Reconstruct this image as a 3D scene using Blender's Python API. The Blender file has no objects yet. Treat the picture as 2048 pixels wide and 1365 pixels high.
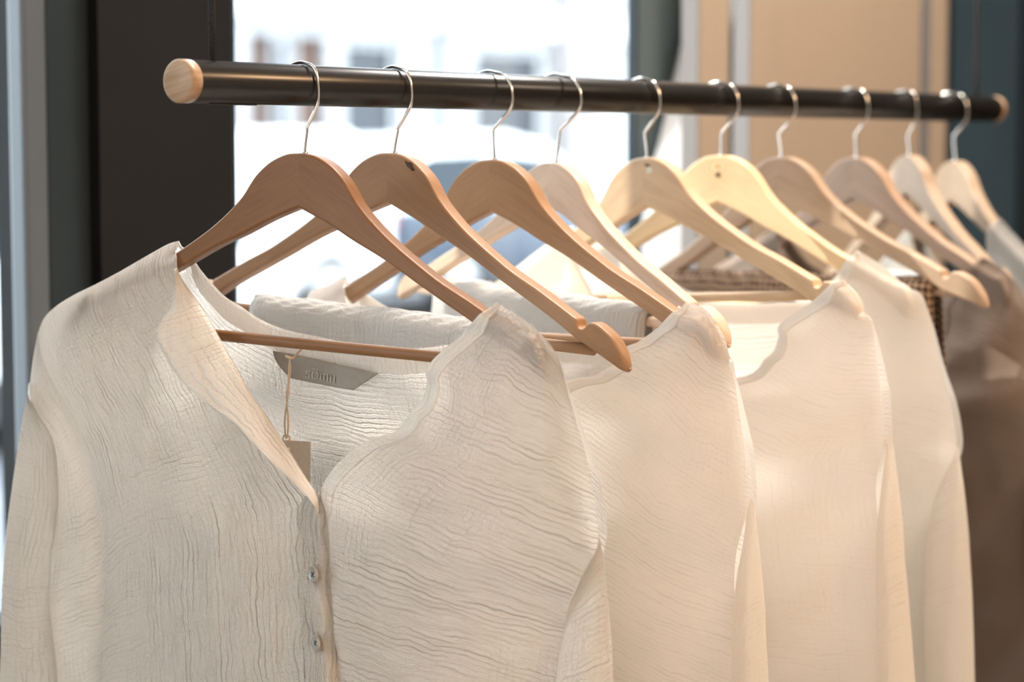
import bpy, bmesh, math, random
import numpy as np
from mathutils import Matrix, Vector

random.seed(4)
RNG = np.random.default_rng(11)
scene = bpy.context.scene
COL = scene.collection

# ------------------------------------------------------------------ camera, world, lights, exposure
FPX, CX, CY = 4350.0, 1024.0, 682.5            # focal length in pixels of the 2048 wide frame
YAW = math.radians(37.05)
PITCH = math.atan(382 / 4350.0)
CAM = np.array([0.0, 0.0, 1.40])
FWD = np.array([math.cos(YAW) * math.cos(PITCH), math.sin(YAW) * math.cos(PITCH), -math.sin(PITCH)])
RIGHT = np.array([math.sin(YAW), -math.cos(YAW), 0.0])
UP = np.cross(RIGHT, FWD)

cam_data = bpy.data.cameras.new('camera')
cam = bpy.data.objects.new('camera', cam_data)
COL.objects.link(cam)
cam.matrix_world = Matrix(((RIGHT[0], UP[0], -FWD[0], CAM[0]), (RIGHT[1], UP[1], -FWD[1], CAM[1]),
                           (RIGHT[2], UP[2], -FWD[2], CAM[2]), (0, 0, 0, 1)))
cam_data.sensor_width = 36.0
cam_data.lens = FPX / 2048 * 36.0
cam_data.clip_start = 0.05
cam_data.clip_end = 400
cam_data.dof.use_dof = True
cam_data.dof.focus_distance = 1.50
cam_data.dof.aperture_fstop = 4.6
scene.camera = cam

world = bpy.data.worlds.new('sky')
scene.world = world
world.use_nodes = True
wn = world.node_tree
wn.nodes['Background'].inputs['Color'].default_value = (0.86, 0.93, 1.0, 1)
wn.nodes['Background'].inputs['Strength'].default_value = 6.8

def add_light(name, kind, loc, target, energy, color, size=0.2, spread=None):
    d = bpy.data.lights.new(name, kind)
    d.energy = energy
    d.color = color
    o = bpy.data.objects.new(name, d)
    COL.objects.link(o)
    o.location = loc
    v = Vector(target) - Vector(loc)
    o.rotation_euler = v.to_track_quat('-Z', 'Y').to_euler()
    if kind == 'AREA':
        d.shape = 'DISK'
        d.size = size
        if spread: d.spread = spread
    elif kind == 'SUN':
        d.angle = size
    return o

SUN_DIR = Vector((0.86, -1.0, -1.0))
add_light('sun', 'SUN', (0, 8, 8), Vector((0, 8, 8)) + SUN_DIR, 4.4, (1.0, 0.95, 0.88), math.radians(0.6))
# unseen lamps under the ceiling, some only added as front fill
add_light('unseen_lamp', 'AREA', (1.30, -1.50, 2.85), (1.4, 0.9, 1.2), 36, (1.0, 0.62, 0.34), 0.35)
add_light('unseen_lamp', 'AREA', (-0.9, -0.3, 2.9), (1.3, 1.0, 1.0), 4, (1.0, 0.90, 0.80), 0.6)  # added soft fill from the front, not a known fixture
add_light('unseen_lamp', 'AREA', (3.0, -1.2, 2.85), (2.6, 1.3, 1.0), 11, (1.0, 0.80, 0.60), 0.5)
add_light('unseen_lamp', 'AREA', (2.15, 0.95, 2.9), (1.3, 1.0, 1.1), 54, (1.0, 0.94, 0.88), 0.4)
add_light('unseen_lamp', 'AREA', (0.2, -2.2, 2.9), (0.9, 0.5, 0.3), 9, (1.0, 0.84, 0.68), 0.8)  # another added fill, brightens the fronts from behind the camera

scene.view_settings.view_transform = 'Standard'
scene.view_settings.look = 'None'
scene.view_settings.gamma = 1.0
scene.view_settings.use_curve_mapping = False
scene.view_settings.exposure = 0.17
scene.cycles.use_denoising = True
scene.cycles.max_bounces = 10
scene.cycles.transmission_bounces = 8
scene.cycles.transparent_max_bounces = 12
scene.cycles.sample_clamp_indirect = 6.0
scene.cycles.caustics_reflective = False
scene.cycles.caustics_refractive = False

# ------------------------------------------------------------------ helpers
def ray(px, py):
    return FWD + RIGHT * ((px - CX) / FPX) - UP * ((py - CY) / FPX)

def mesh_obj(name, verts, faces, mat=None, parent=None, smooth=True, uvs=None, matrix=None):
    me = bpy.data.meshes.new(name)
    me.from_pydata([tuple(map(float, v)) for v in verts], [], [tuple(map(int, f)) for f in faces])
    if uvs is not None:
        lay = me.uv_layers.new(name='uv')
        li = np.empty(len(me.loops), dtype=np.int32)
        me.loops.foreach_get('vertex_index', li)
        lay.data.foreach_set('uv', np.asarray(uvs, dtype=np.float32)[li].ravel())
    if smooth:
        me.polygons.foreach_set('use_smooth', [True] * len(me.polygons))
    me.update()
    o = bpy.data.objects.new(name, me)
    COL.objects.link(o)
    if mat is not None:
        me.materials.append(mat)
    if parent is not None:
        o.parent = parent
    elif matrix is not None:
        o.matrix_world = matrix
    return o

def tag(o, label=None, cat=None, group=None, kind=None):
    if label: o['label'] = label
    if cat: o['category'] = cat
    if group: o['group'] = group
    if kind: o['kind'] = kind
    return o

def empty(name, loc=(0, 0, 0), rotz=0, matrix=None):
    o = bpy.data.objects.new(name, None)
    o.empty_display_size = 0.05
    COL.objects.link(o)
    if matrix is not None:
        o.matrix_world = matrix
    else:
        o.location = loc
        o.rotation_euler = (0, 0, rotz)
    return o

def catmull(P, n):
    """smooth curve through the points, n samples, even in arc length"""
    P = np.asarray(P, float)
    Q = np.vstack([2 * P[0] - P[1], P, 2 * P[-1] - P[-2]])
    out = []
    for i in range(1, len(Q) - 2):
        p0, p1, p2, p3 = Q[i - 1], Q[i], Q[i + 1], Q[i + 2]
        for t in np.linspace(0, 1, 24, endpoint=False):
            out.append(0.5 * (2 * p1 + (p2 - p0) * t + (2 * p0 - 5 * p1 + 4 * p2 - p3) * t * t + (3 * p1 - p0 - 3 * p2 + p3) * t ** 3))
    out.append(P[-1])
    out = np.array(out)
    L = np.r_[0, np.cumsum(np.linalg.norm(np.diff(out, axis=0), axis=1))]
    s = np.linspace(0, L[-1], n)
    return np.stack([np.interp(s, L, out[:, k]) for k in range(out.shape[1])], 1)

def length(c):
    return float(np.linalg.norm(np.diff(c, axis=0), axis=1).sum())

def grid_faces(nr, nc, closed=False):
    f = []
    for i in range(nr - 1):
        for j in range(nc - (0 if closed else 1)):
            k = (j + 1) % nc
            f.append((i * nc + j, i * nc + k, (i + 1) * nc + k, (i + 1) * nc + j))
    return f

def tube(path, r, n=12, caps=True, flat=1.0):
    """tube swept along a path (parallel transport); r scalar or per point"""
    P = np.asarray(path, float)
    T = np.gradient(P, axis=0)
    T /= np.linalg.norm(T, axis=1)[:, None]
    a = np.array([0.0, 0, 1]) if abs(T[0][2]) < 0.9 else np.array([1.0, 0, 0])
    N = np.cross(T[0], a); N /= np.linalg.norm(N)
    R = np.broadcast_to(np.asarray(r, float), (len(P),))
    V, UV = [], []
    L = np.r_[0, np.cumsum(np.linalg.norm(np.diff(P, axis=0), axis=1))]
    for i in range(len(P)):
        N = N - T[i] * (N @ T[i]); N /= np.linalg.norm(N)
        B = np.cross(T[i], N)
        for k in range(n):
            t = 2 * math.pi * k / n
            V.append(P[i] + R[i] * (N * math.cos(t) + B * math.sin(t) * flat))
            UV.append((L[i], R[i] * t))
    F = grid_faces(len(P), n, True)
    if caps:
        F.append(tuple(range(n))[::-1])
        F.append(tuple(range((len(P) - 1) * n, len(P) * n)))
    return V, F, UV

def box_bm(bm, x0, x1, y0, y1, z0, z1):
    v = [bm.verts.new(c) for c in ((x0, y0, z0), (x1, y0, z0), (x1, y1, z0), (x0, y1, z0), (x0, y0, z1), (x1, y0, z1), (x1, y1, z1), (x0, y1, z1))]
    for f in ((0, 3, 2, 1), (4, 5, 6, 7), (0, 1, 5, 4), (1, 2, 6, 5), (2, 3, 7, 6), (3, 0, 4, 7)):
        bm.faces.new([v[i] for i in f])

def boxes(name, L, mat, parent=None, bevel=0.0):
    bm = bmesh.new()
    for b in L: box_bm(bm, *b)
    if bevel:
        bmesh.ops.bevel(bm, geom=bm.edges[:], offset=bevel, segments=2, affect='EDGES', profile=0.5)
    me = bpy.data.meshes.new(name)
    bm.to_mesh(me); bm.free()
    me.materials.append(mat)
    o = bpy.data.objects.new(name, me)
    COL.objects.link(o)
    if parent: o.parent = parent
    return o

def lathe_x(name, prof, mat, parent=None, n=40):
    """revolve (x, r) about the x axis"""
    V = []
    for x, r in prof:
        for k in range(n):
            t = 2 * math.pi * k / n
            V.append((x, r * math.cos(t), r * math.sin(t)))
    F = grid_faces(len(prof), n, True)
    F.append(tuple(range(n))); F.append(tuple(range((len(prof) - 1) * n, len(prof) * n))[::-1])
    return mesh_obj(name, V, F, mat, parent)

# ------------------------------------------------------------------ materials
def new_mat(name):
    m = bpy.data.materials.new(name)
    m.use_nodes = True
    nt = m.node_tree
    nt.nodes.clear()
    out = nt.nodes.new('ShaderNodeOutputMaterial')
    return m, nt, out

class NG:
    def __init__(self, nt): self.nt = nt
    def n(self, kind, **kw):
        x = self.nt.nodes.new(kind)
        for k, v in kw.items():
            if k in x.inputs: x.inputs[k].default_value = v
            else: setattr(x, k, v)
        return x
    def l(self, a, b): self.nt.links.new(a, b)
    def math(self, op, a, b=None, clamp=False):
        m = self.n('ShaderNodeMath', operation=op, use_clamp=clamp)
        for i, v in enumerate((a, b)):
            if v is None: continue
            if isinstance(v, (int, float)): m.inputs[i].default_value = v
            else: self.l(v, m.inputs[i])
        return m.outputs[0]
    def mixc(self, fac, a, b, mode='MIX'):
        m = self.n('ShaderNodeMix', data_type='RGBA', blend_type=mode)
        for i, v in ((0, fac), (6, a), (7, b)):
            if isinstance(v, (int, float)): m.inputs[i].default_value = v
            elif isinstance(v, tuple): m.inputs[i].default_value = (*v, 1) if len(v) == 3 else v
            else: self.l(v, m.inputs[i])
        return m.outputs[2]
    def noise(self, vec, scale, detail=2.0, rough=0.5, dist=0.0, dim='2D'):
        t = self.n('ShaderNodeTexNoise', noise_dimensions=dim)
        t.inputs['Scale'].default_value = scale
        t.inputs['Detail'].default_value = detail
        t.inputs['Roughness'].default_value = rough
        t.inputs['Distortion'].default_value = dist
        self.l(vec, t.inputs['Vector'])
        return t.outputs['Fac']
    def mapping(self, vec, scale=(1, 1, 1), loc=(0, 0, 0), rot=(0, 0, 0)):
        m = self.n('ShaderNodeMapping')
        m.inputs['Scale'].default_value = scale
        m.inputs['Location'].default_value = loc
        m.inputs['Rotation'].default_value = rot
        self.l(vec, m.inputs['Vector'])
        return m.outputs['Vector']
    def ramp(self, fac, stops):
        r = self.n('ShaderNodeValToRGB')
        el = r.color_ramp.elements
        while len(el) < len(stops): el.new(0.5)
        for e, (p, c) in zip(el, stops):
            e.position = p; e.color = (*c, 1)
        self.l(fac, r.inputs[0])
        return r.outputs[0]

def plain(name, col, rough=0.6, metal=0.0, spec=0.4, noise=0.0, nscale=20.0, bump=0.0, coat=0.0):
    m, nt, out = new_mat(name)
    g = NG(nt)
    b = g.n('ShaderNodeBsdfPrincipled')
    b.inputs['Roughness'].default_value = rough
    b.inputs['Metallic'].default_value = metal
    b.inputs['Specular IOR Level'].default_value = spec
    b.inputs['Coat Weight'].default_value = coat
    b.inputs['Base Color'].default_value = (*col, 1)
    if noise or bump:
        tc = g.n('ShaderNodeTexCoord').outputs['Object']
        n = g.noise(tc, nscale, 4, dim='3D')
        if noise:
            lo = tuple(c * (1 - noise) for c in col); hi = tuple(min(1, c * (1 + noise)) for c in col)
            g.l(g.ramp(n, [(0.3, lo), (0.7, hi)]), b.inputs['Base Color'])
        if bump:
            bp = g.n('ShaderNodeBump'); bp.inputs['Strength'].default_value = bump; bp.inputs['Distance'].default_value = 0.002
            g.l(n, bp.inputs['Height']); g.l(bp.outputs[0], b.inputs['Normal'])
    g.l(b.outputs[0], out.inputs[0])
    return m

def wood(name, tone, off=0.0, contrast=0.16, rough=0.42, swirl=False):
    m, nt, out = new_mat(name)
    g = NG(nt)
    uv = g.n('ShaderNodeUVMap').outputs[0]
    big = g.noise(g.mapping(uv, (7, 40, 1), (off, off, 0)), 1.0, 3, 0.6, 1.2)
    fine = g.noise(g.mapping(uv, (22, 620, 1), (off * 3, 0, 0)), 1.0, 3, 0.6, 0.4)
    pores = g.noise(g.mapping(uv, (260, 2200, 1), (0, off, 0)), 1.0, 1)
    mix = g.math('ADD', g.math('MULTIPLY', big, 0.55), g.math('MULTIPLY', fine, 0.45))
    lo = tuple(c * (1 - contrast * k) for c, k in zip(tone, (1.0, 1.25, 1.5)))
    hi = tuple(min(1, c * (1 + contrast * 0.7)) for c in tone)
    c = g.ramp(mix, [(0.30, lo), (0.52, tone), (0.72, hi)])
    if swirl:
        w = g.n('ShaderNodeTexWave', wave_type='RINGS', rings_direction='SPHERICAL')
        w.inputs['Scale'].default_value = 70; w.inputs['Distortion'].default_value = 2.5; w.inputs['Detail'].default_value = 2
        tc = g.n('ShaderNodeTexCoord').outputs['Object']
        mv = g.mapping(tc, (1, 1, 1.4), (0, 0.0, 0.083))
        g.l(mv, w.inputs['Vector'])
        dist = g.n('ShaderNodeVectorMath', operation='LENGTH'); g.l(g.mapping(tc, (1, 1, 1), (0, -0.004, 0.060)), dist.inputs[0])
        near = g.math('SUBTRACT', 1.0, g.math('MULTIPLY', dist.outputs['Value'], 32.0), True)
        c = g.mixc(g.math('MULTIPLY', g.math('MULTIPLY', w.outputs['Fac'], near), 0.75), c, (tone[0] * .62, tone[1] * .45, tone[2] * .28))
    b = g.n('ShaderNodeBsdfPrincipled')
    g.l(c, b.inputs['Base Color'])
    b.inputs['Roughness'].default_value = rough
    b.inputs['Specular IOR Level'].default_value = 0.25
    bp = g.n('ShaderNodeBump'); bp.inputs['Strength'].default_value = 0.12; bp.inputs['Distance'].default_value = 0.0006
    g.l(g.math('ADD', fine, pores), bp.inputs['Height']); g.l(bp.outputs[0], b.inputs['Normal'])
    g.l(b.outputs[0], out.inputs[0])
    return m

def gauze(name, col, trans=0.42, vw=0.65, strength=0.75, off=0.0, crinkle=1.0, tcol=None, slant=0.0):
    """double gauze cotton: crinkled ridges along warp and weft, lets light through"""
    m, nt, out = new_mat(name)
    g = NG(nt)
    uv = g.mapping(g.n('ShaderNodeUVMap').outputs[0], (1, 1, 1), (off, off * 2, 0), (0, 0, slant))
    # slow meander of the ridges
    wob = g.n('ShaderNodeTexNoise', noise_dimensions='2D')
    wob.inputs['Scale'].default_value = 30; wob.inputs['Detail'].default_value = 4; wob.inputs['Roughness'].default_value = .6
    g.l(uv, wob.inputs['Vector'])
    sub = g.n('ShaderNodeVectorMath', operation='SUBTRACT'); g.l(wob.outputs['Color'], sub.inputs[0]); sub.inputs[1].default_value = (.5, .5, .5)
    sc = g.n('ShaderNodeVectorMath', operation='SCALE'); g.l(sub.outputs[0], sc.inputs[0]); sc.inputs['Scale'].default_value = 0.0105
    ad = g.n('ShaderNodeVectorMath', operation='ADD'); g.l(uv, ad.inputs[0]); g.l(sc.outputs[0], ad.inputs[1])
    wuv = ad.outputs[0]
    sp = g.n('ShaderNodeSeparateXYZ'); g.l(wuv, sp.inputs[0])
    def ridge(axis, period, brk):
        # narrow grooves between soft ribs, broken up along their length
        w = g.math('ABSOLUTE', g.math('SINE', g.math('MULTIPLY', sp.outputs[axis], math.pi / period * crinkle)))
        rib = g.math('POWER', w, 0.55)
        n = g.noise(g.mapping(wuv, brk), 1.0, 2.0, 0.55)
        amp = g.math('ADD', 0.15, g.math('MULTIPLY', g.math('SUBTRACT', n, 0.28), 2.1), True)
        return g.math('SUBTRACT', 1.0, g.math('MULTIPLY', g.math('SUBTRACT', 1.0, rib), amp))
    V = ridge(0, .0044, (150, 28, 1))
    V2 = ridge(0, .00205, (300, 60, 1))
    H = ridge(1, .0041, (24, 160, 1))
    H2 = ridge(1, .00195, (60, 320, 1))
    mask = g.noise(uv, 7.0, 1.0)
    mv = g.math('MULTIPLY', g.math('ADD', g.math('MULTIPLY', g.math('SUBTRACT', mask, 0.5), 2.2), vw), 1.0, True)
    mh = g.math('SUBTRACT', 1.0, g.math('MULTIPLY', mv, 0.8))
    hv = g.math('MULTIPLY', g.math('ADD', V, g.math('MULTIPLY', V2, 0.45)), mv)
    hh = g.math('MULTIPLY', g.math('ADD', H, g.math('MULTIPLY', H2, 0.45)), mh)
    weave = g.noise(g.mapping(uv, (1500, 1500, 1)), 1.0, 1)
    hgt = g.math('ADD', g.math('ADD', hv, hh), g.math('MULTIPLY', weave, 0.35))
    bp = g.n('ShaderNodeBump'); bp.inputs['Strength'].default_value = strength; bp.inputs['Distance'].default_value = 0.0015
    g.l(hgt, bp.inputs['Height'])
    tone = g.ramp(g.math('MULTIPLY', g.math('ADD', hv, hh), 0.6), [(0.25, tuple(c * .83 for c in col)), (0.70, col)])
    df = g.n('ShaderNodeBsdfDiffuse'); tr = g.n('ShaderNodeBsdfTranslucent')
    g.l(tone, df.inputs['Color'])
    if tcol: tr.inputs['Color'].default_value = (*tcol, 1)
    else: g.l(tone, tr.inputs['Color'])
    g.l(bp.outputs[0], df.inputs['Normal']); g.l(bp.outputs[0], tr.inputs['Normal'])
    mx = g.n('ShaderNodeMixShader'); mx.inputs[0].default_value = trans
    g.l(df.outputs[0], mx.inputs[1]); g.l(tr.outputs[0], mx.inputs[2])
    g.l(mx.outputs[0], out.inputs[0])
    return m

def checked(name):
    m, nt, out = new_mat(name)
    g = NG(nt)
    uv = g.n('ShaderNodeUVMap').outputs[0]
    sep = g.n('ShaderNodeSeparateXYZ'); g.l(uv, sep.inputs[0])
    def band(v, f, sharp):
        s = g.math('SINE', g.math('MULTIPLY', v, 2 * math.pi * f))
        return g.math('ADD', g.math('MULTIPLY', s, sharp), 0.5, True)
    bu, bv = band(sep.outputs[0], 150, 1.6), band(sep.outputs[1], 150, 1.6)
    mod = g.noise(uv, 60, 2)
    both = g.math('MULTIPLY', g.math('ADD', bu, bv), 0.5)
    c = g.ramp(g.math('ADD', g.math('MULTIPLY', both, 0.8), g.math('MULTIPLY', mod, 0.2)), [(0.12, (0.05, 0.033, 0.025)), (0.5, (0.23, 0.14, 0.09)), (0.9, (0.42, 0.31, 0.22))])
    b = g.n('ShaderNodeBsdfPrincipled'); b.inputs['Roughness'].default_value = 0.9; b.inputs['Specular IOR Level'].default_value = 0.1
    g.l(c, b.inputs['Base Color'])
    bp = g.n('ShaderNodeBump'); bp.inputs['Strength'].default_value = 0.8; bp.inputs['Distance'].default_value = 0.0015
    g.l(both, bp.inputs['Height']); g.l(bp.outputs[0], b.inputs['Normal'])
    g.l(b.outputs[0], out.inputs[0])
    return m

def glass(name, tint=(0.96, 0.98, 0.98)):
    m, nt, out = new_mat(name)
    g = NG(nt)
    tr = g.n('ShaderNodeBsdfTransparent'); tr.inputs[0].default_value = (*tint, 1)
    gl = g.n('ShaderNodeBsdfGlossy'); gl.inputs['Roughness'].default_value = 0.02
    lw = g.n('ShaderNodeLayerWeight'); lw.inputs[0].default_value = 0.5
    fr = g.math('ADD', g.math('MULTIPLY', g.math('POWER', lw.outputs['Facing'], 5.0), 0.9), 0.035, True)
    mx = g.n('ShaderNodeMixShader')
    g.l(fr, mx.inputs[0]); g.l(tr.outputs[0], mx.inputs[1]); g.l(gl.outputs[0], mx.inputs[2])
    g.l(mx.outputs[0], out.inputs[0])
    return m

def rope_mat(name):
    m, nt, out = new_mat(name)
    g = NG(nt)
    uv = g.n('ShaderNodeUVMap').outputs[0]
    w1 = g.n('ShaderNodeTexWave'); w1.inputs['Scale'].default_value = 200; g.l(g.mapping(uv, (1, 1, 1), rot=(0, 0, 0.8)), w1.inputs[0])
    w2 = g.n('ShaderNodeTexWave'); w2.inputs['Scale'].default_value = 200; g.l(g.mapping(uv, (1, 1, 1), rot=(0, 0, -0.8)), w2.inputs[0])
    h = g.math('MULTIPLY', w1.outputs['Fac'], w2.outputs['Fac'])
    b = g.n('ShaderNodeBsdfPrincipled'); b.inputs['Base Color'].default_value = (0.013, 0.011, 0.010, 1); b.inputs['Roughness'].default_value = 0.85
    bp = g.n('ShaderNodeBump'); bp.inputs['Strength'].default_value = 1; bp.inputs['Distance'].default_value = 0.001
    g.l(h, bp.inputs['Height']); g.l(bp.outputs[0], b.inputs['Normal']); g.l(b.outputs[0], out.inputs[0])
    return m

M = {}
M['dark_wall'] = plain('dark grey wall paint', (0.012, 0.012, 0.0125), 0.9, spec=0.12, noise=0.08, nscale=6)
M['teal_wall'] = plain('dark teal paint', (0.046, 0.080, 0.108), 0.45, noise=0.10, nscale=3)
M['teal_frame'] = plain('dark teal metal', (0.015, 0.023, 0.028), 0.5, spec=.25)
M['alu'] = plain('grey aluminium', (0.095, 0.11, 0.125), 0.5, metal=0.2)
M['black_gap'] = plain('black rubber', (0.008, 0.008, 0.008), 0.8)
M['white_wall'] = plain('warm white plaster', (0.78, 0.72, 0.65), 0.9, noise=0.03, nscale=4)
M['floor'] = plain('grey screed floor', (0.55, 0.51, 0.47), 0.6, noise=0.08, nscale=3)
M['sill'] = plain('brown wood sill', (0.16, 0.095, 0.06), 0.5, noise=0.2, nscale=14)
M['glass'] = glass('clear window glass')
M['rail'] = plain('black satin metal', (0.014, 0.0125, 0.0115), 0.27, spec=0.45)
M['steel'] = plain('polished steel wire', (0.74, 0.70, 0.65), 0.16, metal=1.0)
M['rope'] = rope_mat('braided black cord')
M['cap'] = wood('beech end cap', (0.46, 0.31, 0.20), 3.1, 0.30)
M['label'] = plain('grey satin ribbon', (0.30, 0.265, 0.225), 0.6, noise=0.05, nscale=300)
M['letter'] = plain('pale grey thread', (0.41, 0.365, 0.31), 0.6)
M['button'] = plain('smoky shell', (0.36, 0.33, 0.28), 0.22, spec=0.6, noise=0.22, nscale=160, coat=0.4)
M['button_dark'] = plain('dark button rim', (0.10, 0.085, 0.07), 0.3)
M['card'] = plain('kraft card', (0.55, 0.45, 0.36), 0.85, noise=0.05, nscale=300)
M['string'] = plain('waxed cotton string', (0.55, 0.40, 0.27), 0.8)
M['knot'] = plain('dark knot wood', (0.10, 0.05, 0.03), 0.7, noise=0.4, nscale=400)
M['plug'] = plain('pale wood filler', (0.72, 0.66, 0.56), 0.6)

# ------------------------------------------------------------------ rail line and hanger frames
RY, RZ, RR = 1.0185, 1.4443, 0.0140
#     X       yaw     roll     dw      u0      sx     sy     pitch   hook bulge
HANG = {
    1: (1.1078, 0.1272, 0.0374, -0.0009, -0.0063, 0.999, 1.012, -0.0051, .0115),
    2: (1.2054, 0.0000, 0.0420, -0.0008, -0.0052, 0.992, 0.965, -0.0250, .0138),
    3: (1.3171, -0.0241, -0.0108, -0.0057, -0.0063, 1.000, 1.040, 0.0074, .0185),
    4: (1.4033, -0.2839, 0.0291, -0.0086, -0.0062, 0.990, 0.890, -0.0374, .0210),
    5: (1.5272, -0.1449, -0.0617, -0.0051, -0.0051, 0.999, 0.972, -0.0094, .0150),
    6: (1.6489, 0.0117, -0.0077, -0.0031, -0.0055, 1.002, 1.030, -0.0151, .0170),
    7: (1.7511, -0.1435, -0.0704, -0.0053, -0.0046, 1.004, 1.008, -0.0188, .0168),
    8: (1.8945, -0.2720, -0.0134, -0.0057, -0.0065, 0.998, 1.020, 0.0200, .0133),
    9: (2.0073, -0.6600, -0.0365, -0.0036, -0.0060, 0.999, 1.018, 0.0200, .0095),
    10: (2.1109, -0.6400, -0.0446, -0.0100, -0.0066, 1.000, 1.060, 0.0100, .0150),
}

def frame_of(k):
    X, yaw, roll, dw, u0, sx, sy, pit, b = HANG[k]
    n = np.array([math.cos(yaw), math.sin(yaw), 0]); ux = np.array([-math.sin(yaw), math.cos(yaw), 0])
    nn = n * math.cos(pit) + np.array([0, 0, math.sin(pit)])
    uz = np.cross(nn, ux)
    c, s = math.cos(roll), math.sin(roll)
    eu, ew = ux * c + uz * s, -ux * s + uz * c
    o = np.array([X, RY + u0, RZ])
    return o, nn, eu, ew

def frame_matrix(k):
    o, nn, eu, ew = frame_of(k)
    return Matrix(((nn[0], eu[0], ew[0], o[0]), (nn[1], eu[1], ew[1], o[1]), (nn[2], eu[2], ew[2], o[2]), (0, 0, 0, 1)))

def at(k, px, py, d=0.0):
    """point of hanger k's plane (moved d towards the viewer side) that lies on a sight line; hanger coordinates (x, u, w)"""
    o, nn, eu, ew = frame_of(k)
    r = ray(px, py)
    q = CAM + r * (((o - nn * d) - CAM) @ nn) / (r @ nn) - o
    return np.array([q @ nn, q @ eu, q @ ew])

# ================================================================== THE SETTING
WY = 1.49                 # inner face of the window wall
def structure(o): o['kind'] = 'structure'; return o

structure(boxes('floor', [(-2.6, 4.6, -3.6, WY + .12, -0.1, 0)], M['floor']))
structure(boxes('ceiling', [(-2.6, 4.6, -3.6, WY + .12, 3.0, 3.1)], M['white_wall']))
structure(boxes('wall_left', [(-2.7, -2.6, -3.6, WY + .12, 0, 3.0)], M['white_wall']))
structure(boxes('wall_front', [(-2.6, 4.6, -3.7, -3.6, 0, 3.0)], M['white_wall']))
structure(boxes('wall_right', [(4.6, 4.7, -3.6, WY + .12, 0, 3.0)], M['dark_wall']))
# window wall: solid to the left of the small pane, a dark column between the panes, teal wall beyond the big one
wb = structure(boxes('wall_back', [(-2.6, -1.7, WY, WY + .12, 0, 3.0), (0.38, 1.02, WY, WY + .12, 0, 3.0)], M['dark_wall']))
boxes('lintel', [(-1.7, 0.38, WY, WY + .12, 2.72, 3.0), (1.02, 2.226, WY, WY + .12, 2.72, 3.0)], M['dark_wall'], wb)
boxes('dado', [(-1.7, 0.38, WY + .01, WY + .11, 0, 0.62), (1.02, 2.226, WY + .01, WY + .11, 0, 0.92)], M['dark_wall'], wb)
col = structure(boxes('trim_1', [(1.343, 1.512, WY - .012, WY + .13, 0, 3.0)], M['dark_wall']))
tw = structure(boxes('wall_right_of_window', [(2.425, 4.6, WY, WY + .12, 0, 3.0)], M['teal_wall']))
tw.name = 'wall_back_teal'
M['teal_post'] = plain('grey teal post paint', (0.115, 0.15, 0.165), 0.5)
structure(boxes('trim_3', [(2.224, 2.425, WY - .003, WY + .005, 0, 3.0)], M['teal_post'], None, .002))
for x in (2.62, 3.02, 3.34, 3.78, 4.2):
    boxes('panel_moulding', [(x, x + .045, WY - .018, WY, 0.1, 2.9)], M['teal_frame'], tw, .004)
sill = structure(boxes('trim_2', [(1.02, 1.343, WY - .07, WY + .10, 0.92, 0.955), (1.512, 2.226, WY - .07, WY + .10, 0.92, 0.955)], M['sill'], None, .004))

w1 = structure(empty('window_1', (1.18, WY + .06, .955)))
def wbox(name, L, mat, root, bevel=0.0):
    ox, oy, oz = root.location
    return boxes(name, [(a - ox, b - ox, c - oy, d - oy, e - oz, f - oz) for a, b, c, d, e, f in L], mat, root, bevel)
wbox('frame', [(1.292, 1.343, WY, WY + .02, .955, 2.72)], M['teal_frame'], w1, .003)
wbox('mullion', [(1.265, 1.292, WY - .002, WY + .020, .955, 2.72)], M['alu'], w1, .004)
wbox('frame', [(1.02, 1.265, WY, WY + .05, .955, .985), (1.02, 1.265, WY, WY + .05, 2.69, 2.72), (1.02, 1.045, WY + .03, WY + .09, .985, 2.69)], M['teal_frame'], w1)
wbox('pane', [(1.045, 1.275, WY + .021, WY + .027, .985, 2.69)], M['glass'], w1)
w3 = structure(empty('added_window', (-.7, WY + .06, .62)))  # unseen window, added for cool daylight on the garment fronts
wbox('frame', [(-1.7, -1.65, WY + .04, WY + .10, .62, 2.72), (.33, .38, WY + .04, WY + .10, .62, 2.72), (-1.65, .33, WY + .04, WY + .10, .62, .67), (-1.65, .33, WY + .04, WY + .10, 2.67, 2.72)], M['teal_frame'], w3)
wbox('pane', [(-1.65, .33, WY + .065, WY + .071, .67, 2.67)], M['glass'], w3)
w2 = structure(empty('window_2', (1.87, WY + .06, .955)))
wbox('frame', [(1.512, 1.530, WY, WY + .04, .955, 2.72), (2.219, 2.224, WY - .002, WY + .010, .955, 2.72),
               (1.53, 2.219, WY, WY + .03, .955, .98), (1.53, 2.219, WY, WY + .03, 2.69, 2.72)], M['teal_frame'], w2)
wbox('pane', [(1.53, 2.222, WY + .004, WY + .009, .98, 2.69)], M['glass'], w2)

# ------------------------------------------------------------------ the street beyond the glass
M['asphalt'] = plain('pale dry asphalt', (0.11, 0.115, 0.13), 0.9, noise=0.12, nscale=1.5)
M['paving'] = plain('concrete paving', (0.33, 0.33, 0.33), 0.9, noise=0.1, nscale=2)
M['kerb'] = plain('kerb stone', (0.66, 0.65, 0.63), 0.9)
M['facade'] = plain('grey rendered facade', (0.40, 0.40, 0.41), 0.9, noise=0.04, nscale=1)
M['facade_band'] = plain('pale painted fascia', (0.62, 0.63, 0.64), 0.8)
M['stone'] = plain('pinkish grey stone pier', (0.27, 0.25, 0.25), 0.85, noise=0.1, nscale=3)
M['dark_stone'] = plain('dark brown brick', (0.10, 0.085, 0.08), 0.9)
M['shop_dark'] = plain('dark shop glass', (0.055, 0.06, 0.07), 0.3, spec=.25)
M['shop_brown'] = plain('brown shop door', (0.13, 0.08, 0.06), 0.6)
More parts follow.
